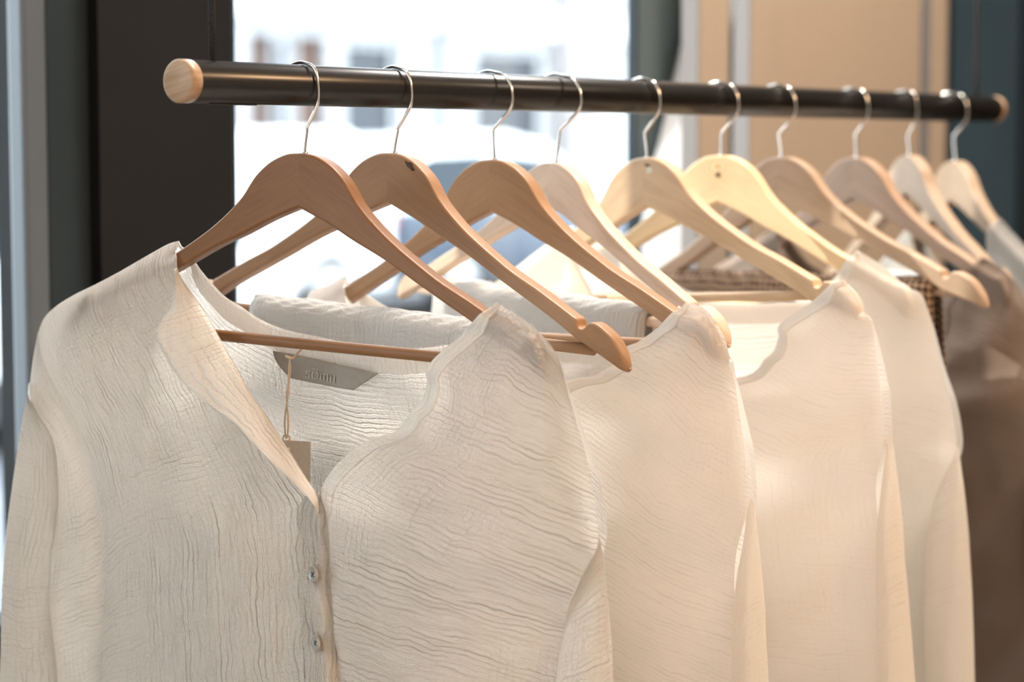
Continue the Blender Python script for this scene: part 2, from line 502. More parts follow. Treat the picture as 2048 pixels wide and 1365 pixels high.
M['shop_green'] = plain('green sign panel', (0.15, 0.22, 0.13), 0.6)
M['awning'] = plain('navy awning canvas', (0.06, 0.07, 0.20), 0.8)
M['white_car'] = plain('white car paint', (0.82, 0.83, 0.85), 0.25, coat=0.6)
M['blue_car'] = plain('dark blue grey car paint', (0.055, 0.075, 0.105), 0.35, coat=0.1)
M['car_glass'] = plain('tinted car glass', (0.03, 0.04, 0.05), 0.2, spec=0.12)
M['tyre'] = plain('tyre rubber', (0.02, 0.02, 0.02), 0.85)
M['hub'] = plain('alloy wheel', (0.5, 0.5, 0.5), 0.35, metal=0.9)
M['tail'] = plain('red lamp plastic', (0.45, 0.03, 0.03), 0.3)
M['lampglass'] = plain('clear lamp plastic', (0.75, 0.75, 0.75), 0.15)
M['plastic'] = plain('black trim plastic', (0.025, 0.025, 0.025), 0.6)

structure(boxes('pavement', [(-10, 60, WY + .14, 5.0, -0.12, -0.02)], M['paving']))
structure(boxes('road', [(-10, 60, 5.2, 15.2, -0.25, -0.14)], M['asphalt']))
structure(boxes('kerb', [(-10, 60, 5.0, 5.2, -0.25, -0.02), (-10, 60, 15.2, 15.4, -0.25, 0.0)], M['kerb'], None, .01))
structure(boxes('far_pavement', [(-10, 60, 15.4, 18.4, -0.25, 0.0)], M['paving']))

def building(name, x0, x1, y, h, label, bays, mats):
    root = empty(name, (x0, y, 0))
    w = x1 - x0
    wall, band = mats
    tag(root, label, 'building')
    # wall pieces around ground floor openings
    L = []; zt = 2.98
    xs = 0.0
    for a, b, z0, z1, kind in bays:
        L.append((xs, a, 0, .35, 0, zt)); 
        if z0 > 0: L.append((a, b, 0, .35, 0, z0))
        if z1 < zt: L.append((a, b, 0, .35, z1, zt))
        xs = b
    L.append((xs, w, 0, .35, 0, zt))
    boxes('ground_floor_wall', L, wall, root)
    boxes('fascia', [(0, w, -.12, .35, zt, 3.35)], band, root, .01)
    up = [(0, w, 0, .35, 3.35, 4.1), (0, w, 0, .35, 5.5, h)]
    n = max(2, int(w / 2.6)); st = w / n
    for i in range(n):
        up += [(i * st, i * st + .7, 0, .35, 4.1, 5.5), ((i + 1) * st - .7, (i + 1) * st, 0, .35, 4.1, 5.5)]
    boxes('upper_wall', up, wall, root)
    boxes('cornice', [(-.05, w + .05, -.25, .35, h, h + .25)], band, root, .02)
    boxes('interior', [(0.05, w - .05, .36, 5.0, 0, h)], M['shop_dark'], root)
    for i in range(n):
        f = boxes('window', [(i * st + .7, i * st + .78, .1, .2, 4.1, 5.5), ((i + 1) * st - .78, (i + 1) * st - .7, .1, .2, 4.1, 5.5),
                             (i * st + .78, (i + 1) * st - .78, .1, .2, 4.1, 4.18), (i * st + .78, (i + 1) * st - .78, .1, .2, 5.42, 5.5)], M['facade_band'], root)
        boxes('pane', [(i * st + .78, (i + 1) * st - .78, .14, .16, 4.18, 5.42)], M['shop_dark'], f)
    for a, b, z0, z1, kind in bays:
        m = {'dark': M['shop_dark'], 'brown': M['shop_brown'], 'green': M['shop_green'], 'white': M['facade_band']}[kind]
        f = boxes('shop_front', [(a, a + .07, .12, .22, z0, z1), (b - .07, b, .12, .22, z0, z1), (a + .07, b - .07, .12, .22, z1 - .08, z1), (a + .07, b - .07, .12, .22, z0, z0 + .08)], M['facade_band'] if kind != 'brown' else M['shop_brown'], root)
        boxes('pane', [(a + .07, b - .07, .16, .19, z0 + .08, z1 - .08)], m, f)
    return root
BY = 18.4
def bx(px, y=BY):         # where a sight line meets the facade line, for spacing the bays
    r = ray(px, 300); return (r[0] / r[1]) * y
X0 = bx(452)
XB = 16.4
b1 = building('shop_building', XB, bx(880) - .15, BY, 6.4, 'grey white shop building with brown doors behind the parked white van', [
    (.5, 1.7, 0.3, 2.4, 'dark'),
    (bx(500) - XB, bx(548) - XB, 0.0, 2.80, 'brown'), (bx(552) - XB, bx(592) - XB, 0.2, 2.80, 'dark'), (bx(596) - XB, bx(655) - XB, 0, 2.80, 'brown'),
    (bx(692) - XB, bx(808) - XB, 0.2, 2.80, 'dark')], (M['facade'], M['facade_band']))
b2 = building('shop_building', bx(880) + .10, bx(1500) + 4, BY, 7.4, 'pale shop building with a pinkish stone pier, beyond the white roofed car', [
    (bx(942) - bx(880), bx(1090) - bx(880), 0.2, 2.80, 'dark'), (bx(1175) - bx(880), bx(1300) - bx(880), 0.3, 2.35, 'white'), (bx(1340) - bx(880), bx(1440) - bx(880), 0, 2.3, 'dark')], (M['facade'], M['facade_band']))
boxes('pier', [(bx(1098) - bx(880), bx(1165) - bx(880), -.2, 0, 0, 6.8)], M['stone'], b2, .02)
b3 = building('shop_building', 8.0, XB - .30, BY, 6.0, 'dark brick shop building with a navy awning seen through the narrow left pane', [
    (.6, 2.4, 0.1, 2.6, 'dark'), (3.0, 5.2, 0.1, 2.6, 'dark'), (5.8, 7.6, 0.1, 2.6, 'brown')], (M['dark_stone'], M['dark_stone']))
aw = mesh_obj('awning', [(x, y, z) for x in (.3, XB - 8.7) for y, z in ((-.1, 3.15), (-1.3, 2.55), (-1.3, 2.38), (-1.28, 2.38), (-1.28, 2.53), (-.1, 3.10))],
              [(0, 1, 7, 6), (1, 2, 8, 7), (2, 3, 9, 8), (3, 4, 10, 9), (4, 5, 11, 10), (5, 0, 6, 11), (0, 5, 4, 3, 2, 1), (6, 7, 8, 9, 10, 11)], M['awning'], b3, False)

def car(name, loc, rotz, label, prof, cabin, wins, L, W=1.78, wheels=(0.85, 3.45), paint='white_car'):
    """prof: lower body side outline (x, z); cabin: roof outline; wins: side window outlines"""
    root = empty(name, loc, rotz)
    tag(root, label, 'car', None)
    def extr(nm, P, y0, y1, mat, par, bev, taper=0.0, zt=None):
        bm = bmesh.new()
        a = [bm.verts.new((x, y0 + taper * max(0, z - .95), z)) for x, z in P]
        b = [bm.verts.new((x, y1 - taper * max(0, z - .95), z)) for x, z in P]
        bm.faces.new(a[::-1]); bm.faces.new(b)
        for i in range(len(P)):
            j = (i + 1) % len(P)
            bm.faces.new((a[i], a[j], b[j], b[i]))
        bmesh.ops.recalc_face_normals(bm, faces=bm.faces[:])
        if bev: bmesh.ops.bevel(bm, geom=bm.edges[:], offset=bev, segments=3, affect='EDGES', profile=0.5)
        me = bpy.data.meshes.new(nm); bm.to_mesh(me); bm.free(); me.materials.append(mat)
        me.polygons.foreach_set('use_smooth', [True] * len(me.polygons))
        o = bpy.data.objects.new(nm, me); COL.objects.link(o); o.parent = par
        return o
    extr('body', prof, -W / 2, W / 2, M[paint], root, .05)
    for s in (-1, 1):
        boxes('shade_strip', [(wheels[0] + .36, wheels[1] - .36, s * (W / 2 - .02) - .04, s * (W / 2 - .02) + .04, .16, .40)], M['plastic'], root, .02)  # black strip standing in for the shade under the car
    extr('cabin', cabin, -W / 2 + .05, W / 2 - .05, M['white_car'], root, .04, .28)
    for P in wins:
        for s in (-1, 1):
            zc = sum(z for x, z in P) / len(P)
            yo = (W / 2 - .05 - .28 * (zc - .95))
            bm = bmesh.new()
            V = [bm.verts.new((x, s * (W / 2 - .05 - .28 * max(0, z - .95) + .004), z)) for x, z in P]
            f = bm.faces.new(V)
            r = bmesh.ops.extrude_face_region(bm, geom=[f])
            for v in [e for e in r['geom'] if isinstance(e, bmesh.types.BMVert)]: v.co.y -= s * .01
            bmesh.ops.recalc_face_normals(bm, faces=bm.faces[:])
            me = bpy.data.meshes.new('side_window'); bm.to_mesh(me); bm.free(); me.materials.append(M['car_glass'])
            o = bpy.data.objects.new('side_window', me); COL.objects.link(o); o.parent = root
    for x in wheels:
        for s in (-1, 1):
            w = lathe_x('wheel', [(-.1, .22), (-.1, .31), (-.07, .335), (.07, .335), (.1, .31), (.1, .22)], M['tyre'], root, 28)
            w.rotation_euler = (0, 0, math.pi / 2); w.location = (x, s * (W / 2 - .09), .335)
            h = lathe_x('hub', [(-.115, .05), (-.112, .2), (.112, .2), (.115, .05)], M['hub'], w, 20)
    boxes('bumper', [(-.03, .16, -W / 2 + .04, W / 2 - .04, .28, .52)], M['plastic'], root, .03)
    boxes('bumper', [(L - .16, L + .03, -W / 2 + .04, W / 2 - .04, .28, .52)], M['plastic'], root, .03)
    for s in (-1, 1):
        boxes('tail_lamp', [(-.02, .08, s * (W / 2 - .17) - .09, s * (W / 2 - .17) + .09, .78, 1.0)], M['tail'], root, .02)
        boxes('headlamp', [(L - .12, L + .01, s * (W / 2 - .2) - .14, s * (W / 2 - .2) + .14, .66, .8)], M['lampglass'], root, .02)
    return root
def cx(px, y): r = ray(px, 300); return r[0] / r[1] * y
CYY = 13.3
# white box-like van whose tail ends left of the second car
L1 = 4.3
tail = cx(800, CYY - .9) - .06
car('white_van', (tail, CYY, -.13), math.pi, 'white van parked across the street behind the first two hangers',
    [(0, .3), (0, 1.0), (.03, 1.06), (3.35, 1.06), (4.2, .92), (4.3, .75), (4.3, .3)],
    [(.04, 1.0), (.14, 1.62), (.3, 1.70), (2.3, 1.70), (2.6, 1.62), (3.3, 1.0)],
    [[(2.28, 1.10), (2.28, 1.52), (2.5, 1.52), (2.98, 1.10)]], L1)
nose = cx(806, CYY - .9)
car('two_tone_car', (nose, CYY, -.14), 0, 'dark blue grey car with white roof parked across the street, behind the middle hangers',
    [(0, .3), (0, .92), (.05, 1.0), (3.2, 1.02), (4.2, .9), (4.4, .7), (4.4, .3)],
    [(.03, .98), (.22, 1.5), (.5, 1.66), (1.9, 1.70), (2.5, 1.60), (3.35, .98)],
    [[(.22, 1.03), (.36, 1.38), (.62, 1.49), (1.48, 1.52), (1.48, 1.03)], [(1.56, 1.03), (1.56, 1.52), (2.36, 1.47), (2.95, 1.03)]], 4.4, wheels=(.85, 3.5), paint='blue_car')
c3 = cx(30, 9.2)
car('parked_hatchback', (c3 + 1.5, 9.4, -.14), math.pi, 'white hatchback seen through the narrow left pane',
    [(0, .3), (0, .92), (.05, 1.0), (3.0, .98), (3.8, .85), (3.95, .7), (3.95, .3)],
    [(.03, .98), (.25, 1.36), (.5, 1.44), (1.7, 1.46), (2.2, 1.36), (3.0, .96)],
    [[(.3, 1.0), (.42, 1.25), (.6, 1.33), (1.4, 1.35), (1.4, 1.0)], [(1.48, 1.0), (1.48, 1.35), (2.1, 1.28), (2.6, 1.0)]], 3.95, 1.7, (.75, 3.15))

# ================================================================== CURTAIN AND SCREEN
M['sheer'] = gauze('white sheer curtain', (0.86, 0.84, 0.82), trans=0.5, strength=0.2, crinkle=.6)
M['screen'] = plain('beige painted panel', (0.38, 0.30, 0.225), 0.75, noise=0.02, nscale=5)
M['screen_edge'] = plain('pale panel edge', (0.22, 0.20, 0.19), 0.8)
def curtain():
    x1 = 2.345
    nu, nv = 160, 40
    V, UV = [], []
    for z in np.linspace(2.93, 0.06, nv):
        le = 2.318 - .41 * (1.59 - min(1.59, max(1.32, z)))       # leading edge drawn back above
        for i in range(nu):
            s = i / (nu - 1)
            x = le + s * (x1 - le)
            y = float(np.interp(s, [0, .12, .2, .32, .42, .55, .68, .82, 1], [1.466, 1.405, 1.42, 1.455, 1.425, 1.46, 1.425, 1.455, 1.43])) + .002 * math.sin(s * 40 + z)
            V.append((x, y, z)); UV.append((s * .5, z))
    o = mesh_obj('curtain', V, grid_faces(nv, nu), M['sheer'], None, True, UV)
    o.modifiers.new('thickness', 'SOLIDIFY').thickness = 0.0015
    tag(o, 'white curtain whose slanting edge shows left of the beige screen', 'curtain')
    V, F, UVs = tube([(2.16, 1.435, 2.945), (2.56, 1.435, 2.945)], .012, 16)
    r = mesh_obj('curtain_rod', V, F, M['rail'], None, True, UVs)
    tag(r, 'black curtain rod above the white curtain', 'rod')
curtain()
def screen():
    root = empty('folding_screen', (2.3, 1.33, 0))
    tag(root, 'tall plain beige folding screen standing behind the far half of the rail', 'screen')
    def X(px, y): r_ = ray(px, 120); return r_[0] / r_[1] * y - 2.3
    leaves = [(1397, 1461, 1.330), (1500, 1843, 1.330), (1862, 1896, 1.334)]
    for a_, b_, y in leaves:
        xa, xb = X(a_, y), X(b_, y)
        dy = y - 1.33
        p = boxes('panel', [(xa + .003, xb - .003, dy, dy + .022, .03, 2.35)], M['screen'], root, .002)
        boxes('edge_strip', [(xa, xa + .003, dy + .001, dy + .023, .03, 2.35), (xb - .003, xb, dy + .001, dy + .023, .03, 2.35)], M['screen_edge'], p)
        boxes('foot', [(xa + .005, xa + .03, dy - .04, dy + .05, 0, .03), (xb - .03, xb - .005, dy - .04, dy + .05, 0, .03)], M['rail'], root, .003)
    for (i, j) in ((0, 1), (1, 2)):
        xa, xb = X(leaves[i][1], leaves[i][2]), X(leaves[j][0], leaves[j][2])
        for z in (.4, 2.0):
            boxes('hinge', [(xa - .006, xb + .006, .010, .014, z, z + .07)], M['steel'], root)
screen()

# ================================================================== RAIL AND ROPES
rail = empty('clothes_rail', (0, RY, RZ))
tag(rail, 'black round clothes rail with pale wooden end caps hung on two cords', 'clothes rail')
lathe_x('tube', [(1.0015, .0132), (1.0022, RR), (2.2165, RR), (2.2172, .0132)], M['rail'], rail, 64)
def cap(xa, xb, inner):
    n = 64; V = []; UV = []
    prof = [(xa, .0004), (xa, .0122), (xa + (.0008 if xb > xa else -.0008), .0136), (xa + (.0018 if xb > xa else -.0018), .0142), (xb, .0142), (xb, .0004)]
    for x, r in prof:
        for k in range(n):
            t = 2 * math.pi * k / n
            y, z = r * math.cos(t), r * math.sin(t)
            V.append((x, y, z)); UV.append((y * .6 + .3 * (x - xa), z * .45 + .1 * y))
    o = mesh_obj('end_cap', V, grid_faces(len(prof), n, True), M['cap'], rail, True, UV)
    o['label'] = 'pale round wooden end cap'
cap(.9925, 1.0015, 0); cap(2.2262, 2.2172, 0)
slot = boxes('underside_strip', [(1.018, 1.062, -.004, .004, -RR - .0006, -RR + .001)], M['black_gap'], rail, .0003)
for x, lab, bend in ((1.0243, 'black braided cord holding up the near end of the rail', .0), (2.176, 'black braided cord holding up the far end of the rail', .0)):
    P = [(x - .0008, RY, 3.0), (x - .0006, RY, 2.2), (x - .0004, RY, 1.7), (x - .0002, RY, RZ + .05), (x, RY, RZ + .013)]
    V, F, UV = tube(catmull(P, 60), .0024, 12)
    o = mesh_obj('suspension_cord', V, F, M['rope'], None, True, UV)
    tag(o, lab, 'cord')

# ================================================================== HANGERS
TOP = np.array([(0, -.0455), (.011, -.0465), (.0222, -.0509), (.030, -.056), (.038, -.0635), (.0485, -.0775), (.0625, -.0905), (.078, -.1022), (.0985, -.1152), (.1155, -.1250), (.138, -.1358), (.155, -.1446)])
NOTCH = np.array([(.168, -.1515), (.1728, -.1540), (.1738, -.1562), (.1748, -.1592), (.1775, -.1606), (.1805, -.1597), (.1822, -.1575), (.185, -.1555), (.190, -.1562), (.196, -.1594), (.204, -.1652), (.2115, -.1745), (.2148, -.1812), (.2157, -.1850)])
BOT = np.array([(0, -.0815), (.025, -.0915), (.0465, -.1019), (.0715, -.1130), (.1078, -.1320), (.15, -.1535), (.170, -.1650), (.196, -.1785), (.209, -.1862), (.2140, -.1877), (.2157, -.1857)])

def arm_mesh(side, sx, sy, dw, thick=.0066, shrink=1.0, fat=0.0):
    a = catmull(TOP, 60); b = catmull(np.vstack([TOP[-1:], NOTCH]), 84)[1:]
    top = np.vstack([a, b])
    bot = catmull(BOT, len(top))
    # pair the outlines by their u so that the notch keeps its width
    ub = np.interp(np.linspace(0, 1, len(top)), np.linspace(0, 1, len(top)), top[:, 0])
    dense = catmull(BOT, 600)
    bu, bw = dense[:, 0], dense[:, 1]
    m = np.argmax(bu)
    # blend: the bottom station leans inwards a little along the arm
    tgt = np.clip(top[:, 0] * 0.995 - .010 * np.sin(np.clip(top[:, 0] / .2157, 0, 1) * math.pi) , 0, .2157)
    tgt[0] = 0; tgt[-1] = .2157
    bot = np.stack([tgt, np.interp(tgt, bu[:m + 1], bw[:m + 1]) - fat * np.clip((.205 - tgt) / .03, 0, 1)], 1)
    ARC = 5
    NC = 4 * ARC
    V, UV = [], []
    ang = math.radians(28)
    for i in range(len(top)):
        p, q = top[i], bot[i]
        c = (p + q) / 2; h = np.linalg.norm(p - q) / 2 + 1e-5; ax = (p - q) / (2 * h + 1e-9)
        tipf = max(0, (top[i, 0] - .200) / .0157)
        th = thick * (1 - .25 * tipf ** 2 - .50 * tipf ** 8)
        r = min(.0023 + .0022 * tipf, h * .85, th * .9)
        for qd, (sa, sb) in enumerate(((1, 1), (-1, 1), (-1, -1), (1, -1))):
            for j in range(ARC):
                t = (qd + j / (ARC - 1)) * math.pi / 2
                yy = sa * (th - r) + r * math.cos(t)
                ww = sb * (h - r) + r * math.sin(t)
                pt = c + ax * ww
                vv = pt[0] if pt[0] < .178 else .178 + (pt[0] - .178) * shrink
                u = vv * side * sx
                w = dw - .0455 + (pt[1] + .0455) * sy
                V.append((yy, u, w))
                UV.append((pt[0] * math.cos(ang) - pt[1] * math.sin(ang), pt[0] * math.sin(ang) + pt[1] * math.cos(ang) + yy * .8 + (0.31 if side > 0 else 0)))
    F = grid_faces(len(top), NC, True)
    if side < 0: F = [f[::-1] for f in F]
    c0 = tuple(range(NC)); c1 = tuple(range((len(top) - 1) * NC, len(top) * NC))
    F += [c1[::-1]] if side > 0 else [c1]
    return V, F, UV

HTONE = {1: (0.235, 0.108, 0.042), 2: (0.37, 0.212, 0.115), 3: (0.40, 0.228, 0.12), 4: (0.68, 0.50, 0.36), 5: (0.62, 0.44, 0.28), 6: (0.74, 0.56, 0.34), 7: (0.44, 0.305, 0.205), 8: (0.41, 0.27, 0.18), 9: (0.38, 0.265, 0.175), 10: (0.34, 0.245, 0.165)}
HLAB = {1: 'reddish brown wooden hanger nearest the front, holding the buttoned blouse',
        2: 'wooden hanger with a dark bark knot near its top and a bare notched tip',
        3: 'wooden hanger third along the rail, its right end under the second blouse',
        4: 'narrow-looking pale wooden hanger fourth along the rail with bare rounded tip',
        5: 'pale wooden hanger with a small pale plug below its hook',
        6: 'yellowish wooden hanger with one round dark knot and swirling grain',
        7: 'wooden hanger whose bare tip points over the taupe blouse',
        8: 'wooden hanger eighth along the rail, carrying the taupe blouse',
        9: 'wooden hanger turned edge-on, second from the far end of the rail',
        10: 'wooden hanger at the far end of the rail carrying the greige garment'}
HROOT = {}
FAT = {1: .0008, 2: .0012, 3: .0020, 4: .0030, 5: .0060, 6: .0042, 7: .0042, 8: .0032, 9: .0020, 10: .0035}
BARUP = {5: .008, 7: .012}
BARTILT = {7: .055}
SHRINK = {1: .60, 3: .80, 5: 1.0, 6: .35, 8: .50, 10: .8}
# where each blouse's neck corner, shoulder and sleeve sit along its hanger (near side knots, far side knots)
SPREAD = {3: ([0, .156, .207, .250, .4], [0, .176, .212, .237, .38], [0, .107, .238, .4], [0, .157, .240, .4]),
          5: ([0, .156, .207, .250, .4], [0, .200, .224, .243, .38], [0, .107, .238, .4], [0, .090, .238, .4]),
          6: ([0, .156, .207, .250, .4], [0, .134, .197, .240, .38], [0, .107, .238, .4], [0, .107, .238, .4]),
          8: ([0, .156, .207, .250, .4], [0, .157, .207, .245, .38], [0, .107, .238, .4], [0, .107, .238, .4]),
          10: ([0, .156, .207, .250, .4], [0, .093, .200, .240, .38], [0, .107, .238, .4], [0, .093, .238, .4])}
BARW = -.1750
for k in HANG:
    X, yaw, roll, dw, u0, sx, sy, pit, bulge = HANG[k]
    mw = frame_matrix(k)
    root = empty('coat_hanger', matrix=mw)
    tag(root, HLAB[k], 'hanger', 'wooden hangers on the rail')
    HROOT[k] = root
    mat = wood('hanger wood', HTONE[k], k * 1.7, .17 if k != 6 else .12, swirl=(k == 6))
    for side in (1, -1):
        V, F, UV = arm_mesh(side, sx, sy, dw, shrink=SHRINK.get(k, 1.0), fat=FAT.get(k, 0.0))
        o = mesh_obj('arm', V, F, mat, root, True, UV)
        wnm = o.modifiers.new('flat faces', 'WEIGHTED_NORMAL'); wnm.mode = 'FACE_AREA'; wnm.weight = 100
    wb_ = dw - .0455 + (BARW + .0455) * sy + BARUP.get(k, 0)
    V, F, UV = tube([(0, u * sx, wb_ + BARTILT.get(k, 0) * u) for u in np.linspace(-.172, .172, 12) * (1.0 if k in SHRINK else 1.075)], .0040, 14)
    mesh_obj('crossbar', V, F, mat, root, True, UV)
    # hook, in its own plane square to the rail
    c = -u0
    inv = mw.inverted()
    def hp(u, w): return np.array(inv @ Vector((X, RY + u0 + u, RZ + w)))
    b = bulge
    base = np.array([0, 0, dw - .0475])
    pts = [base, base + [0, 0, .006], hp(0, -.031), hp(-.04 * b, -.0285), hp(-.5 * b, -.0205), hp(-.90 * b, -.0125), hp(-b, -.0045), hp(-.88 * b, .0050), hp(-.50 * b - .001, .0120), hp(c * .25, .0150),
           hp(c + .001, .0154), hp(c + .0094, .0127), hp(c + .0146, .0050), hp(c + .0156, -.004), hp(c + .0135, -.011)]
    V, F, UV = tube(catmull(pts, 90), .00122, 10)
    mesh_obj('hook', V, F, M['steel'], root)
    V, F, UV = tube([base + [0, 0, .0012], base + [0, 0, .0028]], .0026, 14)
    mesh_obj('ferrule', V, F, M['steel'], root)

def disc(name, k, px, py, rx, rz, mat, rot=0.0, proud=.0068, dish=0.0):
    p = at(k, px, py, proud)
    n = 18
    V = [(p[0] - .0003 + dish, p[1], p[2])]
    for i in range(n):
        t = 2 * math.pi * i / n
        jr = 1 + .18 * math.sin(3 * t + px) + .1 * math.sin(5 * t)
        a, b_ = rx * math.cos(t) * jr, rz * math.sin(t) * jr
        V.append((p[0] + .0001, p[1] + a * math.cos(rot) - b_ * math.sin(rot), p[2] + a * math.sin(rot) + b_ * math.cos(rot)))
    return mesh_obj(name, V, [(0, i + 1, (i + 1) % n + 1) for i in range(n)], mat, HROOT[k])
o = disc('knot', 2, 821, 333, .0042, .0022, M['knot'], .7); o['label'] = 'dark bark knot'
disc('knot', 2, 814, 328, .0030, .0011, M['knot'], .9)
disc('knot', 2, 1206, 700, .0022, .0010, M['knot'], .9, .0064)
disc('knot', 2, 1217, 684, .0030, .0013, M['knot'], 1.0, .0060)
o = disc('knot', 6, 1436, 350, .0028, .0024, M['knot'], .3); o['label'] = 'round dark knot'
o = disc('plug', 5, 1298, 340, .0032, .0034, M['plug']); o['label'] = 'pale round plug'
disc('knot', 5, 1295, 331, .0034, .0014, M['knot'], .3)

# ================================================================== BLOUSES
def coons(top, bot, lef, rig, bulge=None):
    """top/bot: (nc,3) curves left->right; lef/rig: (nr,3) curves top->bottom"""
    nc, nr = len(top), len(lef)
    s = np.linspace(0, 1, nc)[None, :, None]; t = np.linspace(0, 1, nr)[:, None, None]
    S = (1 - t) * top[None] + t * bot[None] + (1 - s) * lef[:, None] + s * rig[:, None] \
        - ((1 - s) * (1 - t) * top[0] + s * (1 - t) * top[-1] + (1 - s) * t * bot[0] + s * t * bot[-1])
    if bulge is not None:
        S[:, :, 0] -= bulge(s[..., 0], t[..., 0])
    return S

def wav(S, amp, seed, f1=7, f2=5):
    r = np.random.default_rng(seed)
    u, w = S[..., 1], S[..., 2]
    z = np.zeros_like(u)
    for i in range(6):
        a = r.uniform(-1, 1); fu = r.uniform(.4, 1) * 2 * math.pi * f1; fw = r.uniform(-.25, .25) * 2 * math.pi * f2
        z += a * np.sin(u * fu + w * fw + r.uniform(0, 6.3))
    return amp * z / 2.2

def grid_obj(name, S, mat, parent, uv0=(0, 0), wid=None, thick=0.0, fine=True):
    nr, nc, _ = S.shape
    # uv in metres from mean arc lengths so the crinkle keeps its size
    du = np.linalg.norm(np.diff(S, axis=1), axis=2).mean(0)
    dv = np.linalg.norm(np.diff(S, axis=0), axis=2).mean(1)
    U = np.r_[0, np.cumsum(du)] + uv0[0]; Vv = np.r_[0, np.cumsum(dv)] + uv0[1]
    uv = np.stack(np.broadcast_arrays(U[None, :], Vv[:, None]), -1).reshape(-1, 2)
    o = mesh_obj(name, S.reshape(-1, 3), grid_faces(nr, nc), mat, parent, True, uv)
    if thick:
        md = o.modifiers.new('cloth', 'SOLIDIFY'); md.thickness = thick; md.offset = 0
    return o

B = 1                                     # the shapes are laid out on the first hanger
def C(pts, n): return catmull([at(B, *p) for p in pts], n)
HEMY = 2080
# ridge over the hanger, image left and right
RIDGE_L = [(358, 482, 0), (335, 489, 0), (290, 514, 0), (240, 543, 0), (195, 567, 0), (150, 589, 0), (112, 613, 0), (88, 637, 0), (75, 668, 0)]
RIDGE_R = [(994, 606, 0), (1024, 624, 0), (1065, 653, 0), (1100, 689, 0), (1115, 713, 0), (1125, 741, 0)]
FOLD_L = [(358, 482, .002), (354, 512, .009), (356, 540, .012), (373, 572, .014), (397, 604, .016), (417, 636, .018), (438, 674, .020), (455, 704, .021), (482, 750, .024), (505, 791, .026), (542, 845, .029), (577, 900, .032), (611, 954, .035), (636, 992, .037), (641, 1026, .038)]
PLACK = [(642, 1067, .039), (643, 1122, .040), (643, 1167, .041), (647, 1215, .042), (650, 1271, .042), (654, 1327, .043), (661, 1420, .043), (672, 1600, .043), (690, HEMY, .042)]
FREE_L = [(356, 536, 0.0160), (352, 575, 0.0203), (344, 619, 0.0265), (332, 634, 0.0318), (318, 656, 0.0370), (318, 678, 0.0380), (335, 710, 0.0390), (344, 733, 0.0400), (370, 768, 0.0420), (402, 800, 0.0440), (434, 824, 0.0450), (474, 852, 0.0470), (508, 886, 0.0490), (553, 930, 0.0500), (587, 961, 0.0495), (618, 994, 0.0479), (632, 1012, 0.0453), (641, 1034, 0.0416)]
SIDE_L = [(75, 668, 0), (86, 720, .008), (112, 775, .018), (150, 845, .028), (183, 915, .034), (200, 985, .038), (208, 1060, .040), (212, 1150, .040), (207, 1280, .040), (203, 1400, .040), (200, 1600, .040), (195, HEMY, .038)]
SEAM_L = [(75, 668, 0), (64, 730, .001), (60, 790, .002), (74, 832, .003), (99, 868, 0), (112, 920, -.004), (118, 1000, -.008), (121, 1080, -.010), (120, 1150, -.012), (113, 1205, -.014), (116, 1262, -.014), (124, 1330, -.014), (127, 1420, -.014), (124, 1600, -.014), (118, HEMY, -.014)]
EDGE_R = [(994, 606, .001), (948, 647, .007), (907, 684, .011), (878, 710, .014), (864, 725, .016), (853, 743, .018), (855, 762, .019), (850, 787, .021), (842, 808, .023), (823, 827, .025), (809, 848, .026), (790, 865, .028), (764, 873, .030), (730, 886, .032), (696, 910, .034), (672, 934, .035), (655, 956, .036), (641, 988, .036)]
UNDER_R = [(632, 1030, .034), (628, 1067, .034), (628, 1122, .035), (630, 1215, .036), (636, 1327, .037), (646, 1420, .037), (658, 1600, .037), (676, HEMY, .036)]
SIDE_R = [(1125, 741, 0), (1137, 790, .002), (1153, 846, .004), (1173, 919, .006), (1188, 990, .008), (1196, 1050, .010), (1194, 1095, .012), (1172, 1138, .014), (1150, 1180, .014), (1134, 1230, .010), (1124, 1300, .004), (1118, 1400, .0), (1116, 1600, -.004), (1112, HEMY, -.006)]
BACKNECK = [(358, 484, 0), (372, 506, -.003), (388, 521, -.006), (403, 542, -.009), (426, 569, -.012), (452, 595, -.014), (482, 613, -.016), (520, 639, -.018), (564, 658, -.020), (622, 671, -.021), (680, 683, -.022), (740, 694, -.022), (800, 699, -.020), (870, 694, -.016), (918, 683, -.012), (958, 652, -.006), (994, 608, 0)]
SLO_L = [(61, 765), (56, 805), (48, 850), (41, 900), (35, 950), (30, 1000), (25, 1060), (20, 1130), (15, 1200), (11, 1290), (7, 1380), (2, 1560), (0, 1900)]
SLI_L = [(66, 805), (92, 855), (107, 905), (113, 955), (113, 1005), (108, 1060), (100, 1110), (97, 1165), (96, 1215), (101, 1262), (107, 1310), (113, 1380), (118, 1560), (112, 1900)]
SLO_R = [(1194, 1066), (1203, 1090), (1209, 1138), (1214, 1190), (1217, 1236), (1220, 1300), (1222, 1365), (1226, 1500), (1230, 1900)]
SLI_R = [(1168, 1148), (1146, 1196), (1131, 1236), (1122, 1290), (1118, 1330), (1115, 1380), (1112, 1460), (1112, 1560), (1118, 1900)]

